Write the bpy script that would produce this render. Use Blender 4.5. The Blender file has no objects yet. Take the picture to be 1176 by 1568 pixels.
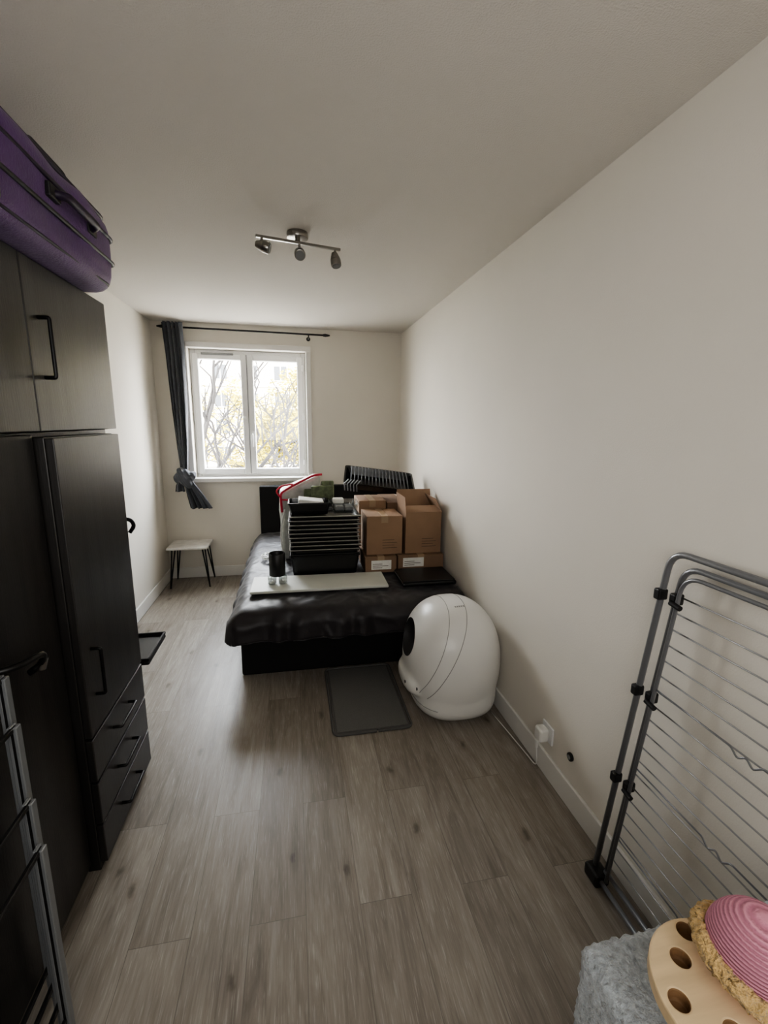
import bpy, bmesh, math, random
from mathutils import Vector, Matrix, noise
random.seed(7)
S=bpy.context.scene
COL=S.collection

# ---------------------------------------------------------------- helpers
def lin(c):
    o=[]
    for v in c:
        v=v/255.0
        o.append(v/12.92 if v<=.04045 else ((v+.055)/1.055)**2.4)
    return (o[0],o[1],o[2],1.0)

def mat(name,c,rough=.5,metal=0.0,var=0.0,vscale=8.0,bump=0.0,bscale=60.0,spec=.5,sheen=0.0,stretch=None,coat=0.0):
    m=bpy.data.materials.new(name); m.use_nodes=True
    nt=m.node_tree; b=nt.nodes['Principled BSDF']
    col=lin(c)
    b.inputs['Base Color'].default_value=col
    b.inputs['Roughness'].default_value=rough
    b.inputs['Metallic'].default_value=metal
    b.inputs['Specular IOR Level'].default_value=spec
    b.inputs['Sheen Weight'].default_value=sheen
    b.inputs['Coat Weight'].default_value=coat
    tc=nt.nodes.new('ShaderNodeTexCoord'); mp=nt.nodes.new('ShaderNodeMapping')
    nt.links.new(tc.outputs['Object'],mp.inputs['Vector'])
    if stretch: mp.inputs['Scale'].default_value=stretch
    if var>0:
        n=nt.nodes.new('ShaderNodeTexNoise'); n.inputs['Scale'].default_value=vscale; n.inputs['Detail'].default_value=6
        nt.links.new(mp.outputs[0],n.inputs['Vector'])
        r=nt.nodes.new('ShaderNodeValToRGB')
        r.color_ramp.elements[0].position=.3; r.color_ramp.elements[1].position=.7
        r.color_ramp.elements[0].color=tuple(max(0,x*(1-var)) for x in col[:3])+(1,)
        r.color_ramp.elements[1].color=tuple(min(1,x*(1+var)) for x in col[:3])+(1,)
        nt.links.new(n.outputs['Fac'],r.inputs['Fac']); nt.links.new(r.outputs['Color'],b.inputs['Base Color'])
    if bump>0:
        n2=nt.nodes.new('ShaderNodeTexNoise'); n2.inputs['Scale'].default_value=bscale; n2.inputs['Detail'].default_value=4
        nt.links.new(mp.outputs[0],n2.inputs['Vector'])
        bp=nt.nodes.new('ShaderNodeBump'); bp.inputs['Strength'].default_value=bump; bp.inputs['Distance'].default_value=.01
        nt.links.new(n2.outputs['Fac'],bp.inputs['Height']); nt.links.new(bp.outputs['Normal'],b.inputs['Normal'])
    return m

def empty(name,loc=(0,0,0)):
    e=bpy.data.objects.new(name,None); e.location=loc; e.empty_display_size=.1
    COL.objects.link(e); return e

def add(name,me,mt,parent=None,smooth=False):
    o=bpy.data.objects.new(name,me); COL.objects.link(o)
    for x in (mt if isinstance(mt,(list,tuple)) else [mt]): me.materials.append(x)
    if smooth:
        for p in me.polygons: p.use_smooth=True
    if parent is not None: o.parent=parent
    return o

def bm_new(bm,name):
    me=bpy.data.meshes.new(name); bmesh.ops.recalc_face_normals(bm,faces=bm.faces); bm.to_mesh(me); bm.free(); return me

def bm_box(bm,a,b,bev=0.0,seg=2,M=None):
    t=bmesh.new()
    bmesh.ops.create_cube(t,size=1)
    for v in t.verts:
        v.co=Vector(((a[0]+b[0])/2+v.co.x*(b[0]-a[0]),(a[1]+b[1])/2+v.co.y*(b[1]-a[1]),(a[2]+b[2])/2+v.co.z*(b[2]-a[2])))
    if bev>0: bmesh.ops.bevel(t,geom=t.edges[:],offset=bev,segments=seg,affect='EDGES',profile=.5)
    if M is not None: bmesh.ops.transform(t,matrix=M,verts=t.verts)
    me=bpy.data.meshes.new('t'); t.to_mesh(me); t.free(); bm.from_mesh(me); bpy.data.meshes.remove(me)

def box(name,a,b,mt,parent=None,bev=0.003,seg=2,M=None,smooth=False):
    bm=bmesh.new(); bm_box(bm,a,b,bev,seg,M)
    return add(name,bm_new(bm,name),mt,parent,smooth)

def boxes(name,lst,mt,parent=None,bev=0.002,M=None):
    bm=bmesh.new()
    for a,b in lst: bm_box(bm,a,b,bev,1,M)
    return add(name,bm_new(bm,name),mt,parent)

def bm_cyl(bm,p,q,r,r2=None,seg=20):
    p=Vector(p);q=Vector(q);d=q-p
    M=Matrix.Translation((p+q)/2)@d.to_track_quat('Z','Y').to_matrix().to_4x4()
    bmesh.ops.create_cone(bm,cap_ends=True,segments=seg,radius1=r,radius2=r if r2 is None else r2,depth=d.length,matrix=M)

def cyl(name,p,q,r,mt,parent=None,r2=None,seg=24,bev=0.0):
    bm=bmesh.new(); bm_cyl(bm,p,q,r,r2,seg)
    if bev>0:
        e=[e for e in bm.edges if len(e.link_faces)==2 and any(len(f.verts)>4 for f in e.link_faces)]
        bmesh.ops.bevel(bm,geom=e,offset=bev,segments=2,affect='EDGES',profile=.5)
    o=add(name,bm_new(bm,name),mt,parent,True)
    auto(o); return o

def auto(o,ang=35):
    me=o.data
    bm=bmesh.new(); bm.from_mesh(me)
    for e in bm.edges:
        if len(e.link_faces)==2:
            e.smooth = e.calc_face_angle(0)<math.radians(ang)
    bm.to_mesh(me); bm.free()

def bm_tube(bm,pts,r,seg=8,closed=False):
    pts=[Vector(p) for p in pts]; n=len(pts); rings=[]
    prev=None
    for i,p in enumerate(pts):
        if closed: d=(pts[(i+1)%n]-pts[i-1])
        else: d=(pts[min(i+1,n-1)]-pts[max(i-1,0)])
        d.normalize()
        if prev is None:
            up=Vector((0,0,1)) if abs(d.z)<.9 else Vector((1,0,0))
            a=d.cross(up).normalized()
        else:
            a=(prev-d*prev.dot(d)).normalized()
        prev=a; b=d.cross(a)
        rr=r[i] if isinstance(r,(list,tuple)) else r
        rings.append([bm.verts.new(p+a*math.cos(2*math.pi*k/seg)*rr+b*math.sin(2*math.pi*k/seg)*rr) for k in range(seg)])
    m=n if closed else n-1
    for i in range(m):
        A=rings[i];B=rings[(i+1)%n]
        for k in range(seg): bm.faces.new((A[k],A[(k+1)%seg],B[(k+1)%seg],B[k]))
    if not closed:
        bm.faces.new(rings[0][::-1]); bm.faces.new(rings[-1])

def tube(name,pts,r,mt,parent=None,seg=8,closed=False):
    bm=bmesh.new(); bm_tube(bm,pts,r,seg,closed); return add(name,bm_new(bm,name),mt,parent,True)

def tubes(name,lst,r,mt,parent=None,seg=6):
    bm=bmesh.new()
    for p in lst: bm_tube(bm,p,r,seg)
    return add(name,bm_new(bm,name),mt,parent,True)

def rounded(pts,rad,n=6):
    pts=[Vector(p) for p in pts]; out=[pts[0]]
    for i in range(1,len(pts)-1):
        a,b,c=pts[i-1],pts[i],pts[i+1]
        d1=(a-b).normalized();d2=(c-b).normalized()
        r=min(rad,(a-b).length*.45,(c-b).length*.45)
        s=b+d1*r;e=b+d2*r
        for k in range(n+1):
            t=k/n; out.append((1-t)**2*s+2*t*(1-t)*b+t*t*e)
    out.append(pts[-1]); return out

def apply(o):
    dg=bpy.context.evaluated_depsgraph_get(); dg.update()
    me=bpy.data.meshes.new_from_object(o.evaluated_get(dg)); o.modifiers.clear(); o.data=me
    return o

def lathe(bm,prof,c,seg=32):
    rings=[]
    for r,z in prof:
        rings.append([bm.verts.new((c[0]+r*math.cos(2*math.pi*k/seg),c[1]+r*math.sin(2*math.pi*k/seg),c[2]+z)) for k in range(seg)])
    for A,B in zip(rings,rings[1:]):
        for k in range(seg): bm.faces.new((A[k],A[(k+1)%seg],B[(k+1)%seg],B[k]))
    bm.faces.new(rings[0][::-1]); bm.faces.new(rings[-1])

# ---------------------------------------------------------------- materials
M_wall=mat('wall_paint',(217,212,202),.85,bump=.1,bscale=180,var=.02,vscale=2)
M_ceil=mat('ceiling_paint',(208,203,195),.9,bump=.28,bscale=200)
M_trim=mat('white_trim',(222,220,215),.45)
M_pvc=mat('white_pvc',(228,228,227),.35)
M_black=mat('black_satin',(22,22,23),.45)
M_blackm=mat('black_metal',(18,18,19),.35,metal=.4)
M_ward=mat('black_brown_wood',(40,38,37),.40,var=.4,vscale=3,stretch=(6,6,.6),bump=.06,bscale=30)
M_chrome=mat('brushed_steel',(150,147,142),.28,metal=1)
M_curt=mat('curtain_slate',(74,77,84),.9,var=.12,vscale=30,bump=.2,bscale=400,sheen=.3)
M_duvet=mat('duvet_charcoal',(34,30,34),.5,var=.15,vscale=6,bump=.3,bscale=14,sheen=.15)
M_bedblack=mat('bed_black_fabric',(15,15,16),.85,bump=.2,bscale=300)
M_card=mat('cardboard',(148,120,96),.85,var=.1,vscale=5,bump=.05,bscale=120)
M_card2=mat('cardboard_dark',(130,105,84),.85,var=.1,vscale=5)
M_tape=mat('packing_tape',(162,138,110),.35)
M_label=mat('paper_label',(225,224,218),.7,var=.06,vscale=90)
M_ink=mat('printed_ink',(80,66,54),.8)
M_white=mat('white_plastic',(224,223,219),.32,spec=.5)
M_litin=mat('dark_cavity',(34,34,36),.6)
M_mat=mat('rubber_mat_grey',(110,109,106),.9,bump=.6,bscale=500,var=.1,vscale=200)
M_matb=mat('mat_border',(90,89,87),.85)
M_rack=mat('rack_steel',(124,125,128),.3,metal=.35)
M_wire=mat('rack_wire',(152,152,152),.4,metal=.3)
M_purple=mat('purple_nylon',(78,32,104),.6,var=.15,vscale=10,bump=.25,bscale=120,sheen=.15)
M_purple2=mat('purple_trim',(32,16,44),.5)
M_plush=mat('grey_plush',(164,170,174),1,var=.3,vscale=90,bump=1.0,bscale=140,sheen=.6)
M_beige=mat('beige_fleece',(216,180,120),1,var=.2,vscale=100,bump=1.0,bscale=200,sheen=.3)
M_wood=mat('light_birch',(214,190,152),.5,var=.12,vscale=6,stretch=(1,8,8))
M_wood2=mat('light_birch_dark',(128,98,68),.6)
M_marble=mat('marble_top',(216,213,208),.4,var=.14,vscale=14)
M_grey=mat('grey_plastic',(120,121,122),.45)
M_dgrey=mat('dark_grey_plastic',(66,67,69),.35)
M_alu=mat('satin_aluminium',(140,143,146),.4,metal=.4)
M_board=mat('whitewashed_board',(204,206,198),.5,var=.05,vscale=5)
M_green=mat('green_pack',(96,106,78),.6,var=.5,vscale=30)
M_red=mat('red_piping',(190,42,66),.5)

def pink_rope():
    m=bpy.data.materials.new('pink_sisal'); m.use_nodes=True; nt=m.node_tree; b=nt.nodes['Principled BSDF']
    b.inputs['Roughness'].default_value=.95
    tc=nt.nodes.new('ShaderNodeTexCoord'); w=nt.nodes.new('ShaderNodeTexWave'); w.bands_direction='Z'
    w.inputs['Scale'].default_value=70; w.inputs['Distortion'].default_value=1.0; w.inputs['Detail Scale'].default_value=3
    nt.links.new(tc.outputs['Object'],w.inputs['Vector'])
    r=nt.nodes.new('ShaderNodeValToRGB'); r.color_ramp.elements[0].color=lin((186,120,140)); r.color_ramp.elements[1].color=lin((216,150,168))
    nt.links.new(w.outputs['Fac'],r.inputs['Fac']); nt.links.new(r.outputs['Color'],b.inputs['Base Color'])
    bp=nt.nodes.new('ShaderNodeBump'); bp.inputs['Strength'].default_value=.9; bp.inputs['Distance'].default_value=.003
    nt.links.new(w.outputs['Fac'],bp.inputs['Height']); nt.links.new(bp.outputs['Normal'],b.inputs['Normal'])
    return m
M_pink=pink_rope()

def floor_mat():
    m=bpy.data.materials.new('grey_oak_planks'); m.use_nodes=True; nt=m.node_tree; N=nt.nodes; L=nt.links
    b=N['Principled BSDF']
    def mapping(src,sc,rot=None):
        q=N.new('ShaderNodeMapping'); q.inputs['Scale'].default_value=sc
        if rot: q.inputs['Rotation'].default_value=rot
        L.new(src,q.inputs['Vector']); return q.outputs[0]
    def ramp(src,*st):
        r=N.new('ShaderNodeValToRGB'); e=r.color_ramp.elements
        e[0].position=st[0][0]; e[0].color=st[0][1]; e[1].position=st[-1][0]; e[1].color=st[-1][1]
        for p,c in st[1:-1]:
            x=e.new(p); x.color=c
        L.new(src,r.inputs['Fac']); return r.outputs['Color']
    def mul(a,c,f,mode='MULTIPLY'):
        x=N.new('ShaderNodeMix'); x.data_type='RGBA'; x.blend_type=mode; x.inputs[0].default_value=f
        L.new(a,x.inputs[6]); L.new(c,x.inputs[7]); return x.outputs[2]
    tc=N.new('ShaderNodeTexCoord')
    br=N.new('ShaderNodeTexBrick'); br.offset=.37; br.offset_frequency=2; br.squash=1
    br.inputs['Scale'].default_value=1; br.inputs['Brick Width'].default_value=1.22; br.inputs['Row Height'].default_value=.18
    br.inputs['Mortar Size'].default_value=.0010; br.inputs['Mortar Smooth'].default_value=.2; br.inputs['Bias'].default_value=0
    br.inputs['Color1'].default_value=(0,0,0,1); br.inputs['Color2'].default_value=(1,1,1,1); br.inputs['Mortar'].default_value=(.5,.5,.5,1)
    L.new(mapping(tc.outputs['Object'],(1,1,1),(0,0,math.radians(90))),br.inputs['Vector'])
    sep=N.new('ShaderNodeSeparateXYZ'); L.new(tc.outputs['Object'],sep.inputs[0])
    pl=N.new('ShaderNodeMath'); pl.operation='MULTIPLY'; pl.inputs[1].default_value=7.3; L.new(br.outputs['Color'],pl.inputs[0])
    cb=N.new('ShaderNodeCombineXYZ'); L.new(sep.outputs[0],cb.inputs[0]); L.new(sep.outputs[1],cb.inputs[1]); L.new(pl.outputs[0],cb.inputs[2])
    def noise_(sc,s,det,rg=.5,dist=0):
        n=N.new('ShaderNodeTexNoise'); n.inputs['Scale'].default_value=s; n.inputs['Detail'].default_value=det; n.inputs['Roughness'].default_value=rg; n.inputs['Distortion'].default_value=dist
        L.new(mapping(cb.outputs[0],sc),n.inputs['Vector']); return n.outputs['Fac']
    n1=noise_((9,1.0,1),1.5,9,.62,1.6)
    n2=noise_((70,3.0,1),2.5,5)
    n3=noise_((150,7,1),2.0,3)
    c=ramp(n1,(.25,lin((112,104,95))),(.5,lin((140,133,124))),(.75,lin((160,154,145))))
    c=mul(c,ramp(n2,(.32,(.72,.70,.68,1)),(.62,(1.08,1.08,1.08,1))),.5)
    c=mul(c,ramp(br.outputs['Color'],(0,(.84,.82,.80,1)),(1,(1.08,1.075,1.065,1))),1)
    pores=ramp(n3,(.58,(0,0,0,1)),(.68,(.13,.128,.122,1)))
    c=mul(c,pores,.7,'ADD')
    # sparse small knots, each with a darker heart and a soft halo along the grain
    vo=N.new('ShaderNodeTexVoronoi'); vo.inputs['Scale'].default_value=1.0; vo.voronoi_dimensions='2D'
    nd=N.new('ShaderNodeTexNoise'); nd.inputs['Scale'].default_value=22; L.new(tc.outputs['Object'],nd.inputs['Vector'])
    av=N.new('ShaderNodeVectorMath'); av.operation='MULTIPLY_ADD'; av.inputs[1].default_value=(.025,.05,0); L.new(nd.outputs['Color'],av.inputs[0]); L.new(tc.outputs['Object'],av.inputs[2])
    L.new(mapping(av.outputs[0],(3.4,1.7,1)),vo.inputs['Vector'])
    kn=ramp(vo.outputs['Distance'],(.012,(.36,.32,.29,1)),(.035,(.60,.56,.53,1)),(.05,(.84,.82,.80,1)),(.12,(1,1,1,1)))
    c=mul(c,kn,.85)
    m4=N.new('ShaderNodeMix'); m4.data_type='RGBA'; m4.blend_type='MIX'; m4.inputs[7].default_value=lin((76,70,64))
    jf=N.new('ShaderNodeMath'); jf.operation='MULTIPLY'; jf.inputs[1].default_value=.6
    L.new(br.outputs['Fac'],jf.inputs[0]); L.new(jf.outputs[0],m4.inputs[0]); L.new(c,m4.inputs[6])
    L.new(m4.outputs[2],b.inputs['Base Color'])
    b.inputs['Roughness'].default_value=.40
    bp=N.new('ShaderNodeBump'); bp.inputs['Strength'].default_value=.12; bp.inputs['Distance'].default_value=.004
    L.new(n2,bp.inputs['Height']); L.new(bp.outputs['Normal'],b.inputs['Normal'])
    return m
M_floor=floor_mat()

def glass_mat(name='window_glass',tr=(1,1,1,1),g=.06):
    m=bpy.data.materials.new(name); m.use_nodes=True; nt=m.node_tree; N=nt.nodes
    N.remove(N['Principled BSDF']); out=N['Material Output']
    t=N.new('ShaderNodeBsdfTransparent'); t.inputs[0].default_value=tr
    gl=N.new('ShaderNodeBsdfGlossy'); gl.inputs['Roughness'].default_value=.02
    mx=N.new('ShaderNodeMixShader'); mx.inputs[0].default_value=g
    nt.links.new(t.outputs[0],mx.inputs[1]); nt.links.new(gl.outputs[0],mx.inputs[2]); nt.links.new(mx.outputs[0],out.inputs[0])
    return m
M_glass=glass_mat(); M_clear=glass_mat('clear_plastic',(.86,.88,.88,1),.22)

# ---------------------------------------------------------------- room shell
XL,XR,YB,YF,H=-1.276,1.117,4.75,-.7,2.5
box('floor',(XL-.15,YF-.15,-.12),(XR+.15,YB+.3,0),M_floor,bev=0)
box('ceiling',(XL-.15,YF-.15,H),(XR+.15,YB+.3,H+.15),M_ceil,bev=0)
box('wall_left',(XL-.15,YF-.15,0),(XL,YB+.3,H),M_wall,bev=0)
box('wall_right',(XR,YF-.15,0),(XR+.15,YB+.3,H),M_wall,bev=0)
box('wall_front',(XL,YF-.15,0),(XR,YF,H),M_wall,bev=0)
WX0,WX1,WZ0,WZ1=-.97,.14,1.03,2.28
boxes('wall_back',[((XL,YB,0),(XR,YB+.3,WZ0)),((XL,YB,WZ1),(XR,YB+.3,H)),((XL,YB,WZ0),(WX0,YB+.3,WZ1)),((WX1,YB,WZ0),(XR,YB+.3,WZ1))],M_wall,bev=0)
box('baseboard_right',(XR-.014,YF,0),(XR,YB,.11),M_trim,bev=.004)
box('baseboard_left',(XL,YF,0),(XL+.014,YB,.11),M_trim,bev=.004)
box('baseboard_back',(XL+.014,YB-.014,0),(XR-.014,YB,.11),M_trim,bev=.004)

# window
w=empty('window_1')
boxes('casing',[((WX0-.02,YB-.022,WZ1),(WX1+.05,YB,WZ1+.05)),((WX1,YB-.022,WZ0-.02),(WX1+.05,YB,WZ1)),((WX0-.05,YB-.022,WZ0-.02),(WX0,YB,WZ1+.05))],M_trim,w,.004)
box('sill',(WX0-.04,YB-.05,WZ0-.035),(WX1+.06,YB-.0005,WZ0+.006),M_trim,w,.006)
box('sill_inner',(WX0,YB-.001,WZ0+.0005),(WX1,YB+.1,WZ0+.006),M_trim,w,0)
fy0,fy1=YB+.1,YB+.17
def frame(n,x0,x1,z0,z1,wd,y0,y1,mt,bev=.006):
    boxes(n,[((x0,y0,z0),(x0+wd,y1,z1)),((x1-wd,y0,z0),(x1,y1,z1)),((x0+wd,y0,z0),(x1-wd,y1,z0+wd)),((x0+wd,y0,z1-wd),(x1-wd,y1,z1))],mt,w,bev)
frame('outer_frame',WX0,WX1,WZ0,WZ1,.045,fy0,fy1,M_pvc)
frame('sash_left',WX0+.02,-.44,WZ0+.03,WZ1-.035,.058,fy0-.012,fy1-.01,M_pvc)
frame('sash_right',-.436,WX1-.03,WZ0+.03,WZ1-.035,.058,fy0-.012,fy1-.01,M_pvc)
boxes('glass',[((WX0+.07,fy0+.03,WZ0+.08),(-.49,fy0+.034,WZ1-.09)),((-.385,fy0+.03,WZ0+.08),(WX1-.08,fy0+.034,WZ1-.09))],M_glass,w,0)
boxes('gasket',[((-.4405,fy0-.0135,WZ0+.035),(-.4355,fy0-.011,WZ1-.04))],M_grey,w,0)
boxes('vent',[((-.86,fy0-.02,WZ1-.05),(-.56,fy0-.001,WZ1-.03))],M_grey,w,.002)
box('handle_plate',(-.418,fy0-.022,1.42),(-.398,fy0-.012,1.50),M_pvc,w,.003)
tube('handle_lever',rounded([(-.408,fy0-.02,1.47),(-.408,fy0-.06,1.47),(-.408,fy0-.06,1.34)],.02),.008,M_pvc,w)
boxes('hinges',[((WX1-.04,fy0-.03,z),(WX1-.022,fy0-.008,z+.06)) for z in (1.15,1.62,2.1)],M_pvc,w,.004)

# curtain rod + curtain
cr=empty('curtain_rod')
cyl('rod',(-1.15,4.64,2.435),(.33,4.64,2.425),.0085,M_blackm,cr)
for x,z in ((-1.16,2.435),(.345,2.425)):
    s=1 if x>0 else -1
    cyl('finial_a',(x-.02*s,4.64,z),(x+.03*s,4.64,z),.016,M_blackm,cr,r2=.006)
    cyl('finial_b',(x-.035*s,4.64,z),(x-.018*s,4.64,z),.013,M_blackm,cr)
for x in (-1.19+.1,.17):
    tube('bracket',rounded([(x,4.749,2.40),(x,4.70,2.40),(x,4.64,2.42)],.02),.006,M_blackm,cr)
    cyl('bracket_plate',(x,4.749,2.40),(x,4.742,2.40),.02,M_blackm,cr)

def cloth_sheet(name,levels,folds,parent,mt,nu=60,ybase=4.64,amp=.028,thick=.004):
    bm=bmesh.new(); rows=[]
    for i in range(len(levels)*10-9):
        t=i/10; k=min(int(t),len(levels)-2); f=t-k; f=f*f*(3-2*f)
        z,cx,wd,am=[levels[k][j]*(1-f)+levels[k+1][j]*f for j in range(4)]
        row=[]
        for u in range(nu+1):
            q=u/nu; ph=2*math.pi*folds*q
            x=cx+wd*(q-.5)+.006*math.sin(ph*1.3+z*2)
            y=ybase+am*math.sin(ph)+am*.3*math.sin(ph*2.1+z*3)
            row.append(bm.verts.new((x,y,z)))
        rows.append(row)
    for A,B in zip(rows,rows[1:]):
        for k in range(nu): bm.faces.new((A[k],A[k+1],B[k+1],B[k]))
    o=add(name,bm_new(bm,name),mt,parent,True)
    m=o.modifiers.new('s','SOLIDIFY'); m.thickness=thick; apply(o)
    for p in o.data.polygons: p.use_smooth=True
    return o
cu=empty('curtain')
cloth_sheet('drape',[(2.475,-1.06,.17,.032),(2.2,-1.05,.155,.032),(1.7,-1.045,.13,.03),(1.35,-1.045,.10,.026),(1.13,-1.045,.075,.02)],5,cu,M_curt,ybase=4.64)
cloth_sheet('tail',[(1.06,-1.03,.06,.018),(.98,-1.0,.11,.03),(.86,-.95,.17,.035),(.75,-.91,.21,.035)],4,cu,M_curt,ybase=4.62)
cloth_sheet('tail_short',[(1.08,-1.06,.05,.015),(.98,-1.09,.08,.02),(.92,-1.09,.10,.02)],2,cu,M_curt,ybase=4.61,nu=30)
bm=bmesh.new()
for c,r,rot in (((-1.045,4.62,1.10),(.075,.05,.045),.5),((-1.03,4.60,1.03),(.05,.045,.09),-.6),((-1.085,4.62,1.05),(.06,.045,.06),.9),((-.985,4.62,1.06),(.065,.04,.04),-.9)):
    bmesh.ops.create_uvsphere(bm,u_segments=24,v_segments=16,radius=1,matrix=Matrix.Translation(c)@Matrix.Rotation(rot,4,'Y')@Matrix.Diagonal((*r,1)))
for v in bm.verts:
    v.co+=Vector((0,-1,0))*.008*math.sin(v.co.x*160+v.co.z*90)
o=add('knot',bm_new(bm,'knot'),M_curt,cu,True)
m=o.modifiers.new('r','REMESH'); m.mode='VOXEL'; m.voxel_size=.006; m.use_smooth_shade=True
m=o.modifiers.new('s','SMOOTH'); m.iterations=3
apply(o)
tubes('eyelets',[[(-1.13+.035*i,4.64+.018*math.cos(a),2.435+.018*math.sin(a)) for a in [k*math.pi/8 for k in range(17)]] for i in range(5)],.004,M_chrome,cu)

# ---------------------------------------------------------------- wardrobe
wd=empty('wardrobe')
box('carcass',(-1.27,.50,.0),(-.765,2.085,1.56),M_ward,wd,.003)
box('upper_carcass',(-1.27,.50,1.56),(-.752,2.085,2.05),M_ward,wd,.003)
def door(n,y0,y1,z0,z1,x=-.722,t=.026):
    return box(n,(x-t,y0+.0025,z0+.0025),(x,y1-.0025,z1-.0025),M_ward,wd,.003)
door('upper_door_a',.50,1.0,1.56,2.05); door('upper_door_b',1.0,1.5,1.56,2.05); door('upper_door_c',1.5,2.088,1.56,2.05)
door('tall_door_a',.50,1.0,.04,1.555,-.745,.018); door('tall_door_b',1.0,1.50,.04,1.555,-.745,.018)
box('tower',(-.765,1.51,.0),(-.722,2.03,1.545),M_ward,wd,.003)
door('tower_door',1.51,2.03,.53,1.545,-.698,.024)
for i,(a,b) in enumerate(((.36,.525),(.19,.355),(.03,.185))): door('drawer_%d'%i,1.51,2.03,a,b,-.698,.024)
def pull(n,p,q,out=.03):
    p=Vector(p);q=Vector(q);o=Vector((out,0,0))
    tube(n,rounded([p,p+o,q+o,q],.006,3),.006,M_blackm,wd)
pull('handle_upper',(-.722,1.565,1.72),(-.722,1.565,1.89)); pull('handle_tower',(-.698,1.58,.66),(-.698,1.58,.83))
for i,z in enumerate((.455,.285,.12)): pull('handle_drawer_%d'%i,(-.698,1.68,z),(-.698,1.84,z))
tube('handle_lever',rounded([(-.745,1.13,1.0),(-.68,1.16,1.0),(-.66,1.24,.995),(-.672,1.25,.96),(-.70,1.24,.94)],.03),.009,M_blackm,wd)
cyl('lever_tip',(-.668,1.252,.975),(-.676,1.25,.945),.0105,M_chrome,wd)
tube('side_hook',rounded([(-.80,2.085,1.17),(-.75,2.12,1.17),(-.725,2.15,1.16),(-.715,2.16,1.13),(-.735,2.15,1.10)],.03),.009,M_blackm,wd)

# leaning metal frames in left foreground
fp=empty('stack_of_folded_metal_frames')
for i,(x,y,z) in enumerate(((-.705,1.16,.985),(-.672,1.118,.88),(-.636,1.068,.71),(-.604,1.025,.62))):
    boxes('top_rail_%d'%i,[((x-.006,.45,z-.012),(x+.004,y-.024,z)),((x-.006,.45,.10),(x+.004,y-.024,.112))],M_black,fp,.002)
    boxes('edge_rail_%d'%i,[((x-.012,y-.026,0),(x-.003,y,z)),((x+.001,y-.026,0),(x+.010,y-.005,z))],M_alu,fp,.002)
    boxes('edge_groove_%d'%i,[((x-.006,y-.025,0),(x+.004,y-.008,z-.003))],M_black,fp,0)
    boxes('end_rail_%d'%i,[((x-.012,.45,0),(x+.010,.476,z))],M_alu,fp,.002)

# small black tray table poking out behind wardrobe
tt=empty('black_tray_table')
box('tray',(-1.20,2.13,.455),(-.70,2.42,.475),M_black,tt,.006)
boxes('rim',[((-1.20,2.13,.475),(-.70,2.14,.49)),((-1.20,2.41,.475),(-.70,2.42,.49)),((-.71,2.14,.475),(-.70,2.41,.49)),((-1.20,2.14,.475),(-1.19,2.41,.49))],M_black,tt,.002)
tubes('legs',[[(-1.17,y,0),(-1.17,y,.455)] for y in (2.16,2.39)]+[[(-.88,y,0),(-.88,y,.455)] for y in (2.16,2.39)],.01,M_blackm,tt)

# ---------------------------------------------------------------- suitcase
sc=empty('purple_suitcase')
bm=bmesh.new(); bm_box(bm,(-1.18,1.18,2.055),(-.63,1.98,2.315),.055,4)
bmesh.ops.subdivide_edges(bm,edges=[e for e in bm.edges if e.calc_length()>.1],cuts=10,use_grid_fill=True)
for v in bm.verts:
    v.co+=Vector((1,.5,.6))*.012*noise.noise(v.co*6)
    if v.co.z<2.053: v.co.z=2.053
o=add('shell',bm_new(bm,'shell'),M_purple,sc,True)
for z,mm,r in ((2.155,M_black,.006),(2.235,M_purple2,.007),(2.30,M_purple2,.006),(2.08,M_purple2,.005)):
    x0,x1,y0,y1=-1.183,-.627,1.177,1.983
    if z>2.28 or z<2.1: x0+=.02;x1-=.018;y0+=.02;y1-=.018
    tube('piping',rounded([(-.9,y0,z),(x1,y0,z),(x1,y1,z),(x0,y1,z),(x0,y0,z),(-.91,y0,z)],.06),r,mm,sc)
tube('side_handle',rounded([(-.63,1.52,2.20),(-.598,1.54,2.205),(-.598,1.74,2.205),(-.63,1.76,2.20)],.02),.012,M_purple2,sc)
box('handle_pad_a',(-.634,1.49,2.185),(-.618,1.55,2.222),M_black,sc,.004); box('handle_pad_b',(-.634,1.73,2.185),(-.618,1.79,2.222),M_black,sc,.004)
box('handle_base',(-.75,1.50,2.312),(-.66,1.82,2.322),M_black,sc,.004)
tube('grab_handle',rounded([(-.70,1.54,2.315),(-.69,1.56,2.35),(-.69,1.76,2.35),(-.70,1.78,2.315)],.025),.011,M_black,sc)
for x in (-1.1,-.68):
    cyl('wheel',(x-.015,1.22,2.09),(x+.035,1.22,2.09),.03,M_black,sc,bev=.004)
box('corner_guard',(-.66,1.17,2.07),(-.615,1.26,2.16),M_black,sc,.015)

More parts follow.
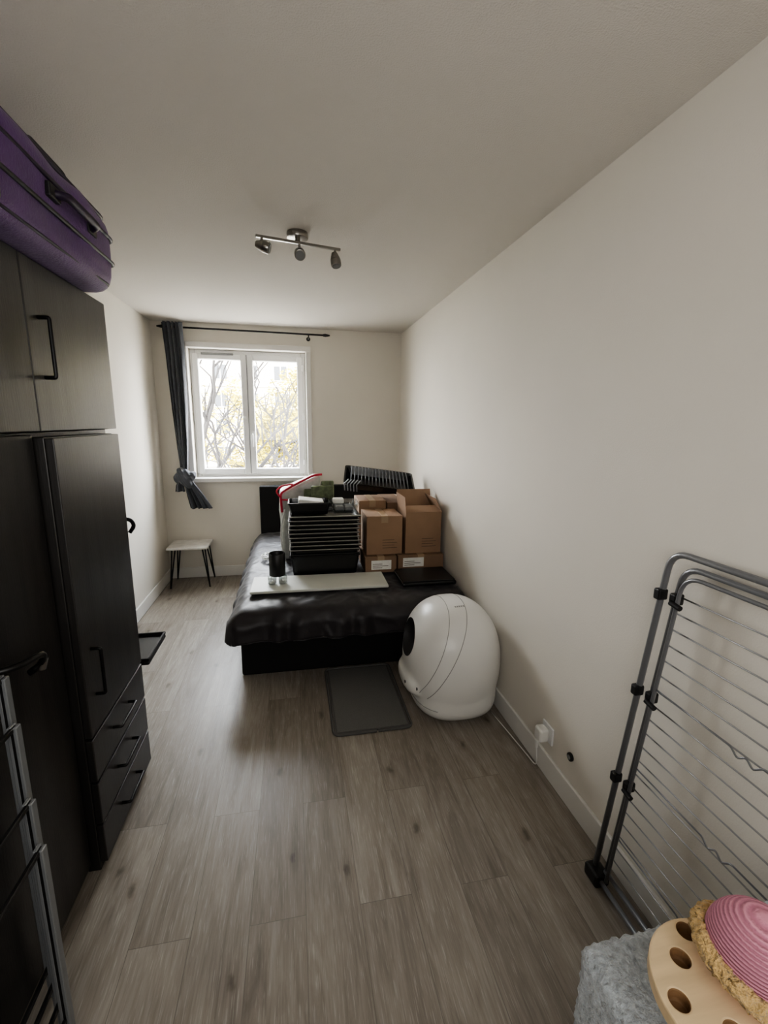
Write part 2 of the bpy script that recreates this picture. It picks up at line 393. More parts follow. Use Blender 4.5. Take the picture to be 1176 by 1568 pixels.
# ---------------------------------------------------------------- ceiling spot bar
sp=empty('ceiling_spotlight_bar')
cyl('canopy',(.045,2.44,2.5),(.045,2.44,2.472),.052,M_chrome,sp,bev=.004)
A=Vector((-.135,2.36,2.442));B=Vector((.24,2.44,2.438)); C0=A.lerp(B,.5)
box('bar',(-.205,-.0075,-.006),(.205,.0075,.006),M_chrome,sp,.002,M=Matrix.Translation(C0)@Matrix.Rotation(math.atan2(B.y-A.y,B.x-A.x),4,'Z'))
cyl('stem',(.045,2.42,2.475),(.045,2.41,2.44),.012,M_chrome,sp)
def spot(p,d):
    p=Vector(p); d=Vector(d).normalized()
    q=p-Vector((0,0,.042))
    cyl('spot_stem',p,q,.006,M_chrome,sp)
    cyl('spot_knuckle',q+Vector((0,0,.008)),q-Vector((0,0,.008)),.011,M_chrome,sp)
    a=q-d*.03
    cyl('spot_cup',a,a+d*.035,.014,M_chrome,sp,r2=.026,bev=.002)
    cyl('spot_head',a+d*.035,a+d*.065,.026,M_chrome,sp,bev=.003)
    cyl('spot_bulb',a+d*.064,a+d*.069,.021,M_grey,sp)
spot(A+Vector((.015,0,0)),(.9,-.1,-.25)); spot(C0,(.05,-.8,-.6)); spot(B-Vector((.012,0,0)),(.15,-.2,-1))

# ---------------------------------------------------------------- side table
st=empty('marble_side_table')
box('top',(-1.21,4.41,.385),(-.84,4.73,.408),M_marble,st,.006)
tubes('hairpin_legs',[[(-1.17,4.46,.385),(-1.20,4.43,0)],[(-1.14,4.46,.385),(-1.20,4.43,0)],[(-.87,4.46,.385),(-.84,4.43,0)],[(-.90,4.48,.385),(-.84,4.43,0)],
     [(-1.17,4.68,.385),(-1.20,4.71,0)],[(-.87,4.68,.385),(-.84,4.71,0)],[(-.90,4.68,.385),(-.84,4.71,0)],[(-1.14,4.68,.385),(-1.20,4.71,0)]],.007,M_black,st)

# ---------------------------------------------------------------- bed
bd=empty('bed')
box('base',(-.36,2.73,.0),(1.10,4.61,.34),M_bedblack,bd,.015)
box('mattress',(-.35,2.66,.34),(1.10,4.61,.46),M_bedblack,bd,.04,3)
box('bed_headboard',(-.35,4.62,.0),(1.09,4.70,.96),M_bedblack,None,.015)
bm=bmesh.new(); nx,ny=130,160; rows=[]
xl,yf,zt=-.37,2.64,.474
def ridge(p): return max(0,1-abs(noise.noise(p))*2.4)**3
for j in range(ny+1):
    sy=-.20+(4.6-yf+.20)*j/ny; row=[]
    for i in range(nx+1):
        sx=-.17+(1.095-xl+.17)*i/nx
        dx=max(0,-sx);dy=max(0,-sy)
        x=xl+max(0,sx);y=yf+max(0,sy)
        R=.05
        drop=math.hypot(dx,dy) if dx>0 and dy>0 else dx+dy
        drop=min(drop,.185+.015*noise.noise(Vector((x*4,y*4,0))))
        out=min(drop,R)*.5+.12*drop
        if dx>0: x-=out*(dx/(dx+dy))
        if dy>0: y-=out*(dy/(dx+dy))
        ed=min(max(0,sx),max(0,sy)); rd=.03*math.exp(-ed/.03)
        z=zt-drop*.86-rd
        wr=noise.noise(Vector((x*3.1,y*2.3,1)))*.005+ridge(Vector((x*5+y*2,y*3-x*2,4)))*.010+ridge(Vector((x*9-y*4,y*8+x*3,9)))*.006-.003
        if drop>0:
            k=min(1,drop/.08)
            f=.014*math.sin((x*30 if dy>0 else 0)+(y*26 if dx>0 else 0)+5*noise.noise(Vector((x*3,y*3,2))))*k + .01*ridge(Vector((x*7,y*7,z*5)))*k
            if dy>0: y-=f
            if dx>0: x-=f
            z+=wr*.5
        else: z+=wr
        if drop==0: z=min(max(z,.462 if ed>.05 else .44),.491)
        if drop>.02 and dy>0: y=min(y,2.65-.012)
        if drop>.02 and dx>0: x=min(x,-.37)
        row.append(bm.verts.new((x,y,z)))
    rows.append(row)
for A_,B_ in zip(rows,rows[1:]):
    for k in range(nx): bm.faces.new((A_[k],A_[k+1],B_[k+1],B_[k]))
o=add('duvet',bm_new(bm,'duvet'),M_duvet,None,True)
m=o.modifiers.new('s','SOLIDIFY'); m.thickness=.012; m.offset=1
apply(o)
for p in o.data.polygons: p.use_smooth=True

ZB=.505
box('white_board',(-.30,2.83,ZB),(.61,3.12,ZB+.017),M_board,bev=.004,M=Matrix.Translation((.15,3,0))@Matrix.Rotation(math.radians(-1.0),4,'Z')@Matrix.Translation((-.15,-3,0)))
ZB2=ZB+.018
jr=empty('glass_jars')
for i,x in enumerate((-.165,-.095)):
    bm=bmesh.new(); lathe(bm,[(.026,0),(.03,.004),(.03,.055),(.027,.055),(.027,.008),(.001,.008)],(x,2.97,ZB2),24)
    add('jar_%d'%i,bm_new(bm,'j'),M_clear,jr,True)
    cyl('wax_%d'%i,(x,2.97,ZB2+.009),(x,2.97,ZB2+.025),.025,M_label,jr)
cn=empty('black_canister')
bm=bmesh.new(); lathe(bm,[(.05,0),(.054,.004),(.054,.15),(.05,.155),(.046,.15),(.046,.10),(.001,.10)],(-.13,2.985,ZB2+.057),32)
o=add('body',bm_new(bm,'c'),M_black,cn,True); auto(o,50)

def bin_(name,cx,cy,w0,d0,w1,d1,z0,z1,mt,parent=None,rim=.012,M=None):
    bm=bmesh.new()
    def ring(w_,d_,z):
        pts=[]
        r=min(w_,d_)*.08
        for sx,sy,a0 in ((1,1,0),(-1,1,90),(-1,-1,180),(1,-1,270)):
            for k in range(4):
                a=math.radians(a0+k*30)
                pts.append(bm.verts.new((cx+sx*(w_/2-r)+r*math.cos(a),cy+sy*(d_/2-r)+r*math.sin(a),z)))
        return pts
    R=[ring(w0,d0,z0),ring(w1,d1,z1-.012),ring(w1+rim*2,d1+rim*2,z1-.012),ring(w1+rim*2,d1+rim*2,z1),ring(w1-.008,d1-.008,z1),ring(w0-.01,d0-.01,z0+.006)]
    for A_,B_ in zip(R,R[1:]):
        n=len(A_)
        for k in range(n): bm.faces.new((A_[k],A_[(k+1)%n],B_[(k+1)%n],B_[k]))
    bm.faces.new(R[0][::-1]); bm.faces.new(R[-1])
    if M is not None: bmesh.ops.transform(bm,matrix=M,verts=bm.verts)
    return add(name,bm_new(bm,name),mt,parent)
M_bin=mat('glossy_black_plastic',(22,22,23),.25)
M_trayrim=mat('tray_rim_grey',(150,146,138),.35)
CY=3.33
bn=empty('black_storage_bin')
bin_('bin',.205,CY,.46,.34,.50,.36,ZB,.655,M_bin,bn,.008)
box('bin_lid',(-.045,CY-.18,.655),(.455,CY+.18,.664),M_bin,bn,.002)
tr=empty('stack_of_black_trays')
z=.667
for i in range(9):
    dx=random.uniform(-.008,.008)
    bin_('tray_%d'%i,.21+dx,CY,.46,.34,.485,.35,z,z+.029,M_bin,tr,.010)
    dy=random.uniform(0,.006)
    boxes('rim_%d'%i,[((.21+dx-.254,CY-.190-dy,z+.0285),(.21+dx+.254,CY-.180,z+.0335)),((.21+dx-.256,CY-.18,z+.0285),(.21+dx-.250,CY+.18,z+.0325))],M_trayrim,tr,.001)
    z+=.0305
ztop=z+.004
b2=empty('black_basket')
bin_('basket',.10,CY-.02,.26,.20,.29,.22,ztop,ztop+.085,M_bin,b2,.006)
box('basket_contents',(.02,CY-.1,ztop+.06),(.20,CY+.06,ztop+.098),M_label,b2,.006,M=Matrix.Translation((.1,3.28,1))@Matrix.Rotation(.12,4,'Y')@Matrix.Translation((-.1,-3.28,-1)))
b3=empty('clear_plastic_box')
bin_('clear',.36,CY-.02,.17,.2,.19,.22,ztop,ztop+.075,M_clear,b3,.006)
boxes('packets',[((.29,CY-.1,ztop+.01),(.35,CY+.06,ztop+.05)),((.36,CY-.1,ztop+.01),(.42,CY+.04,ztop+.045))],M_grey,b3,.006)
boxes('white_packets',[((.28,CY+.0,ztop+.052),(.36,CY+.07,ztop+.09))],M_label,b3,.006)

# red-piped bag behind, tall, resting on bed
bg=empty('clear_bag_with_red_trim')
RM=Matrix.Translation((.07,3.69,0))@Matrix.Rotation(math.radians(8),4,'Z')
bm=bmesh.new(); bm_box(bm,(-.19,-.10,ZB),(.12,.10,1.06),.03,3)
bmesh.ops.subdivide_edges(bm,edges=[e for e in bm.edges if e.calc_length()>.1],cuts=6,use_grid_fill=True)
for v in bm.verts:
    v.co+=Vector((.02,.02,.0))*noise.noise(v.co*9)
    if v.co.z>.95: v.co.z+=.13*max(0,(v.co.x+.19)/.31)
bmesh.ops.transform(bm,matrix=RM,verts=bm.verts)
add('bag_body',bm_new(bm,'b'),mat('milky_vinyl',(176,178,172),.3,var=.25,vscale=16),bg,True)
tube('bag_piping',[RM@Vector(p) for p in rounded([(-.19,-.115,.90),(-.20,-.115,1.05),(-.12,-.12,1.10),(.06,-.12,1.185),(.13,-.115,1.19)],.03)],.009,M_red,bg)
tube('bag_piping_low',[RM@Vector(p) for p in rounded([(-.20,-.115,1.0),(-.12,-.12,.995),(.0,-.12,1.01)],.03)],.007,M_red,bg)
tube('bag_handle',[RM@Vector(p) for p in rounded([(-.20,-.12,1.02),(-.235,-.12,1.07),(-.19,-.12,1.11),(-.10,-.12,1.12)],.04)],.007,M_red,bg)
boxes('green_packets',[((-.02,-.16,.96),(.15,-.125,1.08)),((.03,-.20,1.0),(.21,-.165,1.11)),((.12,-.15,1.02),(.22,-.12,1.14))],M_green,bg,.008,M=RM)

def carton(name,a,b,flaps=False,mt=M_card,labels=(),tape=True,ink=True):
    g=empty(name)
    if flaps:
        t=.004
        boxes('walls',[((a[0],a[1],a[2]),(b[0],a[1]+t,b[2])),((a[0],b[1]-t,a[2]),(b[0],b[1],b[2])),((a[0],a[1]+t,a[2]),(a[0]+t,b[1]-t,b[2])),((b[0]-t,a[1]+t,a[2]),(b[0],b[1]-t,b[2])),((a[0]+t,a[1]+t,a[2]),(b[0]-t,b[1]-t,a[2]+t))],mt,g,.0008)
        bm=bmesh.new()
        def flap(p,q,d):
            p=Vector(p);q=Vector(q);d=Vector(d); n=(q-p).cross(d).normalized()*.003
            vs=[bm.verts.new(x) for x in (p,q,q+d,p+d,p+n,q+n,q+d+n,p+d+n)]
            for f in ((0,1,2,3),(7,6,5,4),(0,4,5,1),(1,5,6,2),(2,6,7,3),(3,7,4,0)): bm.faces.new([vs[k] for k in f])
        flap((a[0],a[1],b[2]),(a[0],b[1],b[2]),(-.01,0,.115)); flap((b[0],a[1],b[2]),(b[0],b[1],b[2]),(-.05,0,.10))
        flap((a[0],b[1],b[2]),(b[0],b[1],b[2]),(0,.03,.13)); flap((a[0],a[1],b[2]),(b[0],a[1],b[2]),(0,.12,.03))
        add('flaps',bm_new(bm,'fl'),mt,g)
        box('crumpled_paper',(a[0]+.02,a[1]+.02,b[2]-.10),(b[0]-.02,b[1]-.02,b[2]-.03),M_tape,g,.02)
    else:
        box('body',a,b,mt,g,.003)
        mx=(a[0]+b[0])/2
        if tape: boxes('tape',[((mx-.025,a[1]-.0012,b[2]-.05),(mx+.025,a[1],b[2])),((mx-.025,a[1],b[2]-.0005),(mx+.025,b[1],b[2]+.0012))],M_tape,g,0)
    for (x0,z0,x1,z1) in labels:
        boxes('label',[((x0,a[1]-.0015,z0),(x1,a[1]-.0002,z1))],M_label,g,0)
        boxes('label_text',[((x0+.01,a[1]-.002,z0+.012+.014*k),(x0+(x1-x0)*(.85 if k%2 else .55),a[1]-.0016,z0+.016+.014*k)) for k in range(3)],M_ink,g,0)
    if ink:
        x=b[0]-.09; zz=a[2]+.05
        boxes('print',[((x-.06,a[1]-.001,zz+.02*k),(x+.05-.02*(k%2),a[1],zz+.02*k+.003)) for k in range(4)],M_ink,g,0)
    return g
carton('flat_carton',(.495,3.13,ZB),(.73,3.45,.628),labels=((.54,.53,.69,.60),),ink=False,mt=M_card2)
carton('flat_carton',(.742,3.13,ZB),(1.095,3.45,.628),labels=((.78,.54,.94,.61),),ink=False,mt=M_card2)
carton('cardboard_box',(.51,3.17,.632),(.780,3.46,.925))
carton('cardboard_box',(.805,3.17,.632),(1.082,3.46,.945),flaps=True)
carton('tall_cardboard_box',(.50,3.50,ZB),(.72,3.80,.985),mt=M_card)
carton('tall_cardboard_box',(.73,3.50,ZB),(1.08,3.95,.965),mt=M_card2)
dr=empty('black_dish_rack')
DM=Matrix.Translation((.71,3.78,1.105))@Matrix.Rotation(math.radians(-7),4,'Z')@Matrix.Rotation(math.radians(7),4,'Y')@Matrix.Rotation(math.radians(18),4,'X')
bin_('rack_tub',0,0,.50,.28,.58,.34,-.035,.035,M_bin,dr,.010,M=DM)
tubes('ribs',[[DM@Vector(p) for p in ((-.24+.03*i,-.175,.037),(-.24+.03*i,-.05,.045),(-.24+.03*i,.05,.045),(-.24+.03*i,.175,.037))] for i in range(17)],.0045,M_dgrey,dr)
tubes('plate_pegs',[[DM@Vector(p) for p in ((-.28+.025*i,-.19,-.03),(-.29+.025*i,-.19,.03),(-.26+.025*i,-.15,.055))] for i in range(5)],.005,M_alu,dr)
lp=empty('black_flat_case')
box('case',(.70,2.80,ZB),(1.085,3.10,ZB+.03),M_bin,lp,.012,3)
box('case_lid',(.71,2.81,ZB+.03),(1.075,3.09,ZB+.038),M_black,lp,.003)
cb=empty('white_cable_bundle')
pts=[]
for k in range(90):
    a=k*.42; r=.045+.015*math.sin(k*.9)
    pts.append((-.22+r*math.cos(a),3.62+r*1.4*math.sin(a),ZB+.012+.02*abs(math.sin(k*.37))))
tube('cable',pts,.004,M_white,cb)
box('plug',(-.19,3.48,ZB),(-.14,3.55,ZB+.03),M_white,cb,.008,3)
tube('loop_cable',[(-.08-.035*math.sin(t*math.pi),3.45,.52+.42*t) for t in [i/14 for i in range(15)]],.005,M_white,cb)

# ---------------------------------------------------------------- litter box
lb=empty('automatic_litter_box')
cx,cy=.848,2.262
bm=bmesh.new()
def superell(bm,c,r,n1,n2,nu=64,nv=36):
    sg=lambda v,e: math.copysign(abs(v)**e,v)
    rings=[]
    for j in range(1,nv):
        t=-math.pi/2+math.pi*j/nv
        rings.append([bm.verts.new((c[0]+r[0]*sg(math.cos(t),n1)*sg(math.cos(2*math.pi*k/nu),n2),c[1]+r[1]*sg(math.cos(t),n1)*sg(math.sin(2*math.pi*k/nu),n2),max(.003,c[2]+r[2]*sg(math.sin(t),n1)))) for k in range(nu)])
    for A_,B_ in zip(rings,rings[1:]):
        for k in range(nu): bm.faces.new((A_[k],A_[(k+1)%nu],B_[(k+1)%nu],B_[k]))
    bm.faces.new(rings[0][::-1]); bm.faces.new(rings[-1])
superell(bm,(cx+.005,cy,.30),(.268,.29,.335),.86,.86)
superell(bm,(cx+.01,cy,.15),(.240,.270,.145),.5,.75)
superell(bm,(cx-.15,cy,.34),(.10,.19,.20),.7,.85)
superell(bm,(cx-.20,cy,.19),(.085,.17,.055),.6,.7)
o=add('shell',bm_new(bm,'shell'),[M_white,M_litin],lb,True)
m=o.modifiers.new('r','REMESH'); m.mode='VOXEL'; m.voxel_size=.009; m.use_smooth_shade=True
m=o.modifiers.new('s','SMOOTH'); m.iterations=22; m.factor=.6
apply(o)
bm=bmesh.new()
bmesh.ops.create_uvsphere(bm,u_segments=48,v_segments=32,radius=1,matrix=Matrix.Translation((cx-.255,cy+.02,.42))@Matrix.Rotation(math.radians(22),4,'Y')@Matrix.Diagonal((.10,.12,.106,1)))
cut=add('cutter',bm_new(bm,'cut'),[M_litin],None)
bo=o.modifiers.new('b','BOOLEAN'); bo.operation='DIFFERENCE'; bo.object=cut; bo.solver='EXACT'; bo.material_mode='TRANSFER'
apply(o); bpy.data.objects.remove(cut)
for p in o.data.polygons: p.use_smooth=True
auto(o,50)
from mathutils.bvhtree import BVHTree
bv=BVHTree.FromPolygons([v.co.copy() for v in o.data.vertices],[tuple(p.vertices) for p in o.data.polygons])
def hug(fn,n=90,off=.0002):
    out=[]
    for k in range(n+1):
        org,tgt=fn(k/n); org=Vector(org);tgt=Vector(tgt); h=bv.ray_cast(org,(tgt-org).normalized())
        if h[0] is not None: out.append(h[0]+h[1]*off)
    return out
M_seam=mat('seam_grey',(150,149,146),.6)
def ringpl(xo,tilt,cz=.30,a0=-35,a1=215):
    def fn(t):
        a=math.radians(a0)+t*math.radians(a1-a0)
        c=Vector((cx+xo,cy,cz)); d=Vector((tilt*math.sin(a),math.cos(a),math.sin(a)))
        return c+d*.6,c
    return fn
tube('seam_front',hug(ringpl(-.175,.38)),.0018,M_seam,lb,6)
tube('seam_rear',hug(ringpl(-.115,.50)),.0018,M_seam,lb,6)
tube('seam_drawer',hug(lambda t:((cx+.6*math.cos(math.radians(120+t*120)),cy+.6*math.sin(math.radians(120+t*120)),.10),(cx,cy,.10))),.002,M_seam,lb)
for yy in (2.12,2.20):
    h=bv.ray_cast(Vector((.2,yy-.02,.20)),Vector((1,0,0)))
    if h[0] is not None: cyl('button',h[0]-Vector((.002,0,0)),h[0]+Vector((.004,0,0)),.008,M_black,lb)
h=bv.ray_cast(Vector((.86,2.17,1.2)),Vector((0,0,-1)))
if h[0] is not None:
    n=h[1]; q=n.to_track_quat('Z','X').to_matrix().to_4x4(); TM=Matrix.Translation(h[0]+n*.0006)@q@Matrix.Rotation(math.radians(90),4,'Z')
    boxes('badge',[((-.03+.012*i,-.006,0),(-.022+.012*i,.006,.0006)) for i in range(5)],M_seam,lb,0,M=TM)

# litter mat
lm=empty('litter_mat')
box('mat_base',(.175,2.07,0),(.575,2.70,.006),M_matb,lm,.0)
box('mat_body',(.185,2.08,.006),(.565,2.69,.009),M_mat,lm,.001)
bm=bmesh.new()
pts=rounded([(.4,2.06,.006),(.585,2.06,.006),(.585,2.71,.006),(.165,2.71,.006),(.165,2.06,.006),(.39,2.06,.006)],.04)
bm_tube(bm,pts,.007,8); add('mat_rim',bm_new(bm,'rim'),M_matb,lm,True)

# outlet, plug, cable, grommet
ou=empty('wall_outlet')
box('plate',(XR-.010,1.60,.17),(XR,1.685,.255),M_pvc,ou,.004)
cyl('socket',(XR-.010,1.643,.212),(XR-.0125,1.643,.212),.022,M_trim,ou)
pg=empty('plug_adapter')
box('adapter_body',(XR-.06,1.615,.18),(XR-.013,1.67,.245),M_white,pg,.012,3)
cyl('adapter_base',(XR-.055,1.645,.18),(XR-.055,1.645,.14),.012,M_white,pg,r2=.006)
tube('cord',rounded([(XR-.055,1.645,.145),(XR-.035,1.66,.02),(XR-.03,1.75,.006),(1.07,1.95,.005),(1.05,2.10,.01)],.05),.003,M_white,pg)
gm=empty('cable_grommet')
cyl('ring',(XR,1.47,.225),(XR-.012,1.47,.225),.018,M_black,gm,bev=.003); cyl('cap',(XR-.012,1.47,.225),(XR-.016,1.47,.225),.009,M_grey,gm)

# ---------------------------------------------------------------- drying rack
rk=empty('folding_drying_rack')
def Lp(y,z,dx=0):
    t=z/1.23
    return Vector((1.035+.045*t+dx, y-.095*t, z))
yN=.50
def U(y0,y1,z0,z1,dx):
    return rounded([Lp(y0,z0,dx),Lp(y0,z1,dx),Lp(y1,z1,dx),Lp(y1,z0,dx)],.06)
tube('outer_frame',U(1.165,yN,.03,1.245,-.01),.0095,M_rack,rk)
tube('inner_frame',U(1.125,yN+.04,.05,1.21,.004),.0085,M_rack,rk)
tube('inner_frame_b',U(1.105,yN+.05,.04,1.19,-.012),.006,M_rack,rk)
wires=[]
zz=.13
while zz<1.17:
    wires.append([Lp(1.125,zz,.004),Lp(yN+.04,zz,.004)]); zz+=.052
tubes('wires',wires,.0024,M_wire,rk)
wires2=[]
zz=.24
while zz<.95:
    wires2.append(rounded([Lp(1.105,zz,-.012),Lp(.86,zz-.004,-.012),Lp(.84,zz-.022,-.012),Lp(.82,zz-.004,-.012),Lp(.80,zz-.022,-.012),Lp(.78,zz,-.012),Lp(yN,zz,-.012)],.008,3)); zz+=.29
tubes('wing_wires',wires2,.0026,M_rack,rk)
for zz in (1.11,.78,.44):
    for y,dx in ((1.165,-.012),(1.12,0)):
        p=Lp(y,zz,dx); box('joint',(p.x-.018,p.y-.012,p.z-.017),(p.x+.014,p.y+.012,p.z+.017),M_black,rk,.005)
    p=Lp(1.10,zz-.01,0); cyl('joint_pin',(p.x-.02,p.y+.02,p.z),(p.x-.02,p.y-.015,p.z-.005),.008,M_black,rk)
p=Lp(1.165,.025); box('foot',(p.x-.04,p.y-.05,.0),(p.x+.018,p.y+.02,.05),M_black,rk,.010)
p=Lp(yN,.025); box('foot_b',(p.x-.04,p.y-.02,.0),(p.x+.018,p.y+.05,.05),M_black,rk,.010)
tubes('bottom_bars',[[Lp(1.15,.03,-.02),Lp(yN,.03,-.02)],[Lp(1.13,.06,0),Lp(yN,.06,0)]],.008,M_rack,rk,8)

# ---------------------------------------------------------------- cat tree
ct=empty('cat_tree')
box('base_board',(.50,.02,0),(.98,.60,.035),M_plush,ct,.012,3)
for x,y in ((.56,.10),(.92,.10),(.56,.50),(.92,.50)):
    cyl('post',(x,y,.035),(x,y,.36),.035,M_beige,ct)
bm=bmesh.new(); bm_box(bm,(.475,.03,.35),(.985,.555,.70),.022,3)
bmesh.ops.subdivide_edges(bm,edges=[e for e in bm.edges if e.calc_length()>.08],cuts=60,use_grid_fill=True)
for v in bm.verts:
    v.co+=Vector((noise.noise(v.co*110),noise.noise(v.co*110+Vector((5,0,0))),noise.noise(v.co*110+Vector((0,9,0)))))*.006
add('plush_cube',bm_new(bm,'pc'),M_plush,ct,True)
wc=Vector((.595,.385,.0)); wr=.105
cyl('toy_stem',(wc.x,wc.y,.695),(wc.x,wc.y,.782),.06,M_wood,ct)
bm=bmesh.new(); bm_cyl(bm,(wc.x,wc.y,.780),(wc.x,wc.y,.803),wr,None,64)
o=add('wooden_disc',bm_new(bm,'wd'),[M_wood,M_wood2],ct)
bm=bmesh.new()
for x,y in ((.560,.440),(.515,.396),(.561,.352),(.60,.47),(.53,.325)):
    bm_cyl(bm,(x,y,.785),(x,y,.82),.0135,None,28)
cut=add('cutter',bm_new(bm,'cut'),[M_wood2],None)
bo=o.modifiers.new('b','BOOLEAN'); bo.operation='DIFFERENCE'; bo.object=cut; bo.solver='EXACT'; bo.material_mode='TRANSFER'
m=o.modifiers.new('bv','BEVEL'); m.width=.003; m.segments=2
apply(o); bpy.data.objects.remove(cut)
bm=bmesh.new()
bmesh.ops.create_uvsphere(bm,u_segments=48,v_segments=32,radius=.066)
bmesh.ops.transform(bm,matrix=Matrix.Translation((.640,.395,.852)),verts=bm.verts)
add('sisal_ball',bm_new(bm,'ball'),M_pink,ct,True)
bc=Vector((.640,.395,.846)); ax=Vector((.25,-.1,1)).normalized()
u_=ax.orthogonal().normalized(); v_=ax.cross(u_)
pts=[bc+ax*(-.012)+(u_*math.cos(a)+v_*math.sin(a))*.068 for a in [k*2*math.pi/120 for k in range(120)]]
bm=bmesh.new(); bm_tube(bm,pts,.013,24,True)
for v in bm.verts: v.co+=Vector((noise.noise(v.co*200),noise.noise(v.co*200+Vector((3,0,0))),noise.noise(v.co*200+Vector((0,7,0)))))*.006
add('fleece_ring',bm_new(bm,'fr'),M_beige,ct,True)

# ---------------------------------------------------------------- outside
M_fac=mat('facade_render',(150,143,134),.9,var=.03,vscale=.5)
M_ftrim=mat('facade_trim',(196,194,189),.8)
M_fwin=mat('facade_window',(40,44,48),.3)
M_bark=mat('bark',(24,21,19),.9)
M_leaf=mat('yellow_leaves',(146,134,30),.8,var=.35,vscale=3)
M_grass=mat('courtyard_paving',(150,146,138),1,var=.1,vscale=1)
box('ground',(-60,8,-7.2),(60,90,-7),M_grass,bev=0)
ab=empty('apartment_building')
box('facade',(-12.2,50,-7),(30,60,22),M_fac,ab,0)
L_=[];F_=[]
for fx in range(-12,30,3):
    for fz in range(-1,8):
        x=fx+1.2;z=-5.2+2.75*fz+2.75
        F_.append(((x-.1,49.9,z-.1),(x+1.4,50,z+1.5)))
        L_.append(((x,49.84,z),(x+.6,49.9,z+1.4))); L_.append(((x+.7,49.84,z),(x+1.3,49.9,z+1.4)))
boxes('window_surrounds',F_,M_ftrim,ab,0); boxes('window_panes',L_,M_fwin,ab,0)
boxes('string_courses',[((-12.2,49.85,-5.9+2.75*k),(30,50,-5.7+2.75*k)) for k in range(10)],M_ftrim,ab,0)

def tree(name,base,height,seed,leaves=0,lean=0,r0=.16,depth=6,mt=M_bark,ls=(.04,.09),taper=.6,nb=3):
    rnd=random.Random(seed); g=empty(name); bm=bmesh.new(); tips=[]
    def grow(p,d,l,r,n):
        pts=[p];q=p.copy();dd=d.copy()
        for k in range(4):
            dd=(dd+Vector((rnd.uniform(-1,1),rnd.uniform(-1,1),rnd.uniform(-.4,.6)))*.16).normalized()
            q=q+dd*l/4; pts.append(q.copy())
        bm_tube(bm,pts,[r*(1-.1*k) for k in range(5)],5)
        if n<=2: tips.extend(pts[1:])
        if n==0: return
        for k in range(nb):
            a=Vector((rnd.uniform(-1,1),rnd.uniform(-1,1),rnd.uniform(-.25,.8))).normalized()
            nd=(dd*.75+a*.75).normalized()
            grow(pts[rnd.choice((2,3,4))].copy(),nd,l*rnd.uniform(.62,.82),r*taper,n-1)
    grow(Vector(base),Vector((lean,0,1)).normalized(),height,r0,depth)
    add('branches',bm_new(bm,'br'),mt,g,True)
    if leaves:
        bm=bmesh.new()
        for k in range(leaves):
            c=rnd.choice(tips)+Vector((rnd.uniform(-1,1),rnd.uniform(-1,1),rnd.uniform(-1,1)))*.28
            s=rnd.uniform(*ls); M=Matrix.Rotation(rnd.uniform(0,6.3),3,'Z')@Matrix.Rotation(rnd.uniform(0,3),3,'X')
            vs=[bm.verts.new(c+M@Vector(p)*s) for p in ((-1,0,0),(0,-.5,.1),(1,0,0),(0,.5,.1))]
            bm.faces.new(vs)
        me=bpy.data.meshes.new('lv'); bm.to_mesh(me); bm.free(); add('leaves',me,M_leaf,g)
    return g
tree('bare_tree',(-3.2,16,-7),4.8,5,0,-.05,r0=.20,depth=5,taper=.64)
tree('yellow_leaf_tree',(1.4,26,-7),4.4,11,26000,.02,depth=6,ls=(.07,.14))

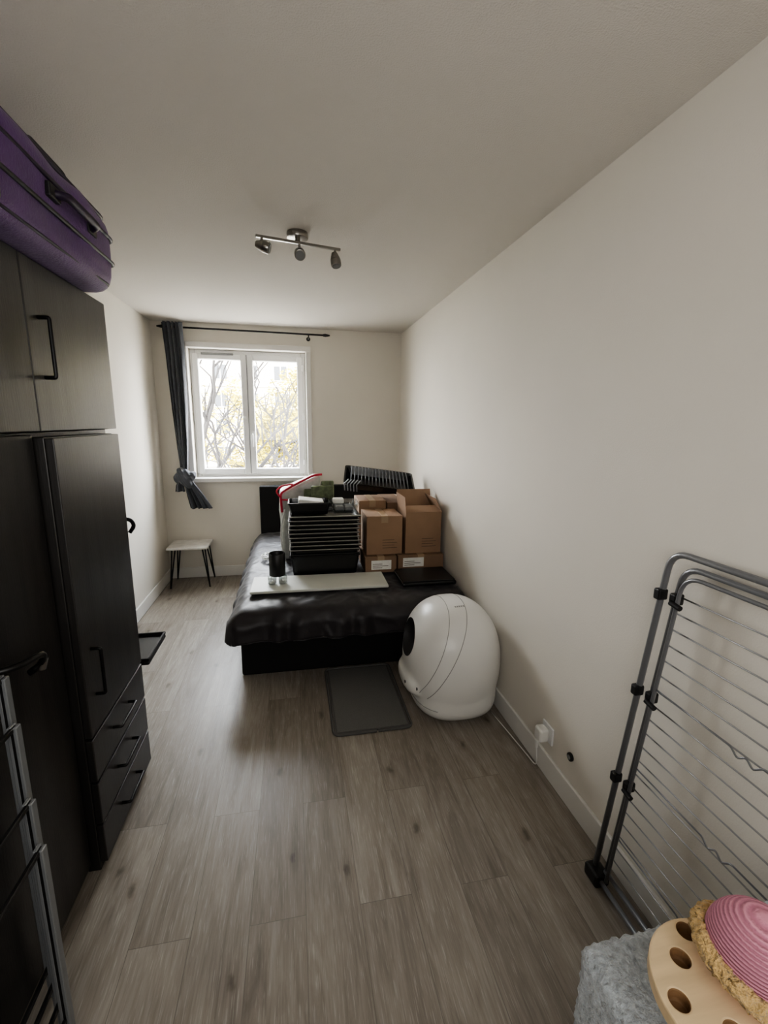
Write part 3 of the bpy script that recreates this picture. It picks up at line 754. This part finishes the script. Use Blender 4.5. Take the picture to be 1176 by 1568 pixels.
# ---------------------------------------------------------------- light
W=bpy.data.worlds.new('World'); S.world=W; W.use_nodes=True; nt=W.node_tree; bgN=nt.nodes['Background']
tc=nt.nodes.new('ShaderNodeTexCoord'); sx=nt.nodes.new('ShaderNodeSeparateXYZ'); nt.links.new(tc.outputs['Generated'],sx.inputs[0])
rp=nt.nodes.new('ShaderNodeValToRGB'); rp.color_ramp.elements[0].position=.0; rp.color_ramp.elements[0].color=(1,.985,.96,1); rp.color_ramp.elements[1].position=.7; rp.color_ramp.elements[1].color=(.87,.93,1,1)
nt.links.new(sx.outputs[2],rp.inputs['Fac']); nt.links.new(rp.outputs['Color'],bgN.inputs['Color']); bgN.inputs['Strength'].default_value=38.0
su=bpy.data.lights.new('sun','SUN'); su.energy=24; su.angle=math.radians(1); su.color=(1,.955,.89)
so=bpy.data.objects.new('sun',su); COL.objects.link(so); so.rotation_euler=Vector((.35,.75,-.6)).to_track_quat('-Z','Y').to_euler()
pl=bpy.data.lights.new('window_portal','AREA'); pl.shape='RECTANGLE'; pl.size=WX1-WX0; pl.size_y=WZ1-WZ0
po=bpy.data.objects.new('window_portal',pl); COL.objects.link(po); po.location=((WX0+WX1)/2,YB+.28,(WZ0+WZ1)/2); po.rotation_euler=(math.radians(-90),0,0)
pl.cycles.is_portal=True
fl=bpy.data.lights.new('rear_fill_light','AREA'); fl.shape='RECTANGLE'; fl.size=1.4; fl.size_y=1.0; fl.energy=17; fl.color=(1,.98,.95)  # unseen fill light added behind the camera to brighten the room, no real fixture
fo=bpy.data.objects.new('rear_fill_light',fl); COL.objects.link(fo); fo.location=(-.05,-.6,1.7); fo.rotation_euler=Vector((0,1,.02)).to_track_quat('-Z','Y').to_euler()
try:
    S.view_settings.view_transform='AgX'; S.view_settings.look='AgX - Medium High Contrast'; S.view_settings.exposure=.32
except Exception: pass

# ---------------------------------------------------------------- camera
f_,p_,th,ro=701.6,math.radians(11.25),math.radians(11.38),math.radians(.70)
Fv=Vector((math.sin(th)*math.cos(p_),math.cos(th)*math.cos(p_),-math.sin(p_)))
Rv=Vector((math.cos(th),-math.sin(th),0)); Uv=Rv.cross(Fv)
c_,s_=math.cos(ro),math.sin(ro)
R2=c_*Rv+s_*Uv; U2=c_*Uv-s_*Rv
cam=bpy.data.cameras.new('camera'); co=bpy.data.objects.new('camera',cam); COL.objects.link(co)
mw=Matrix.Identity(4)
for i in range(3): mw[i][0]=R2[i]; mw[i][1]=U2[i]; mw[i][2]=-Fv[i]
mw[0][3],mw[1][3],mw[2][3]=0,0,1.6
co.matrix_world=mw
cam.sensor_fit='VERTICAL'; cam.sensor_height=24; cam.lens=f_/1600*24; cam.clip_start=.02; cam.clip_end=300
S.camera=co
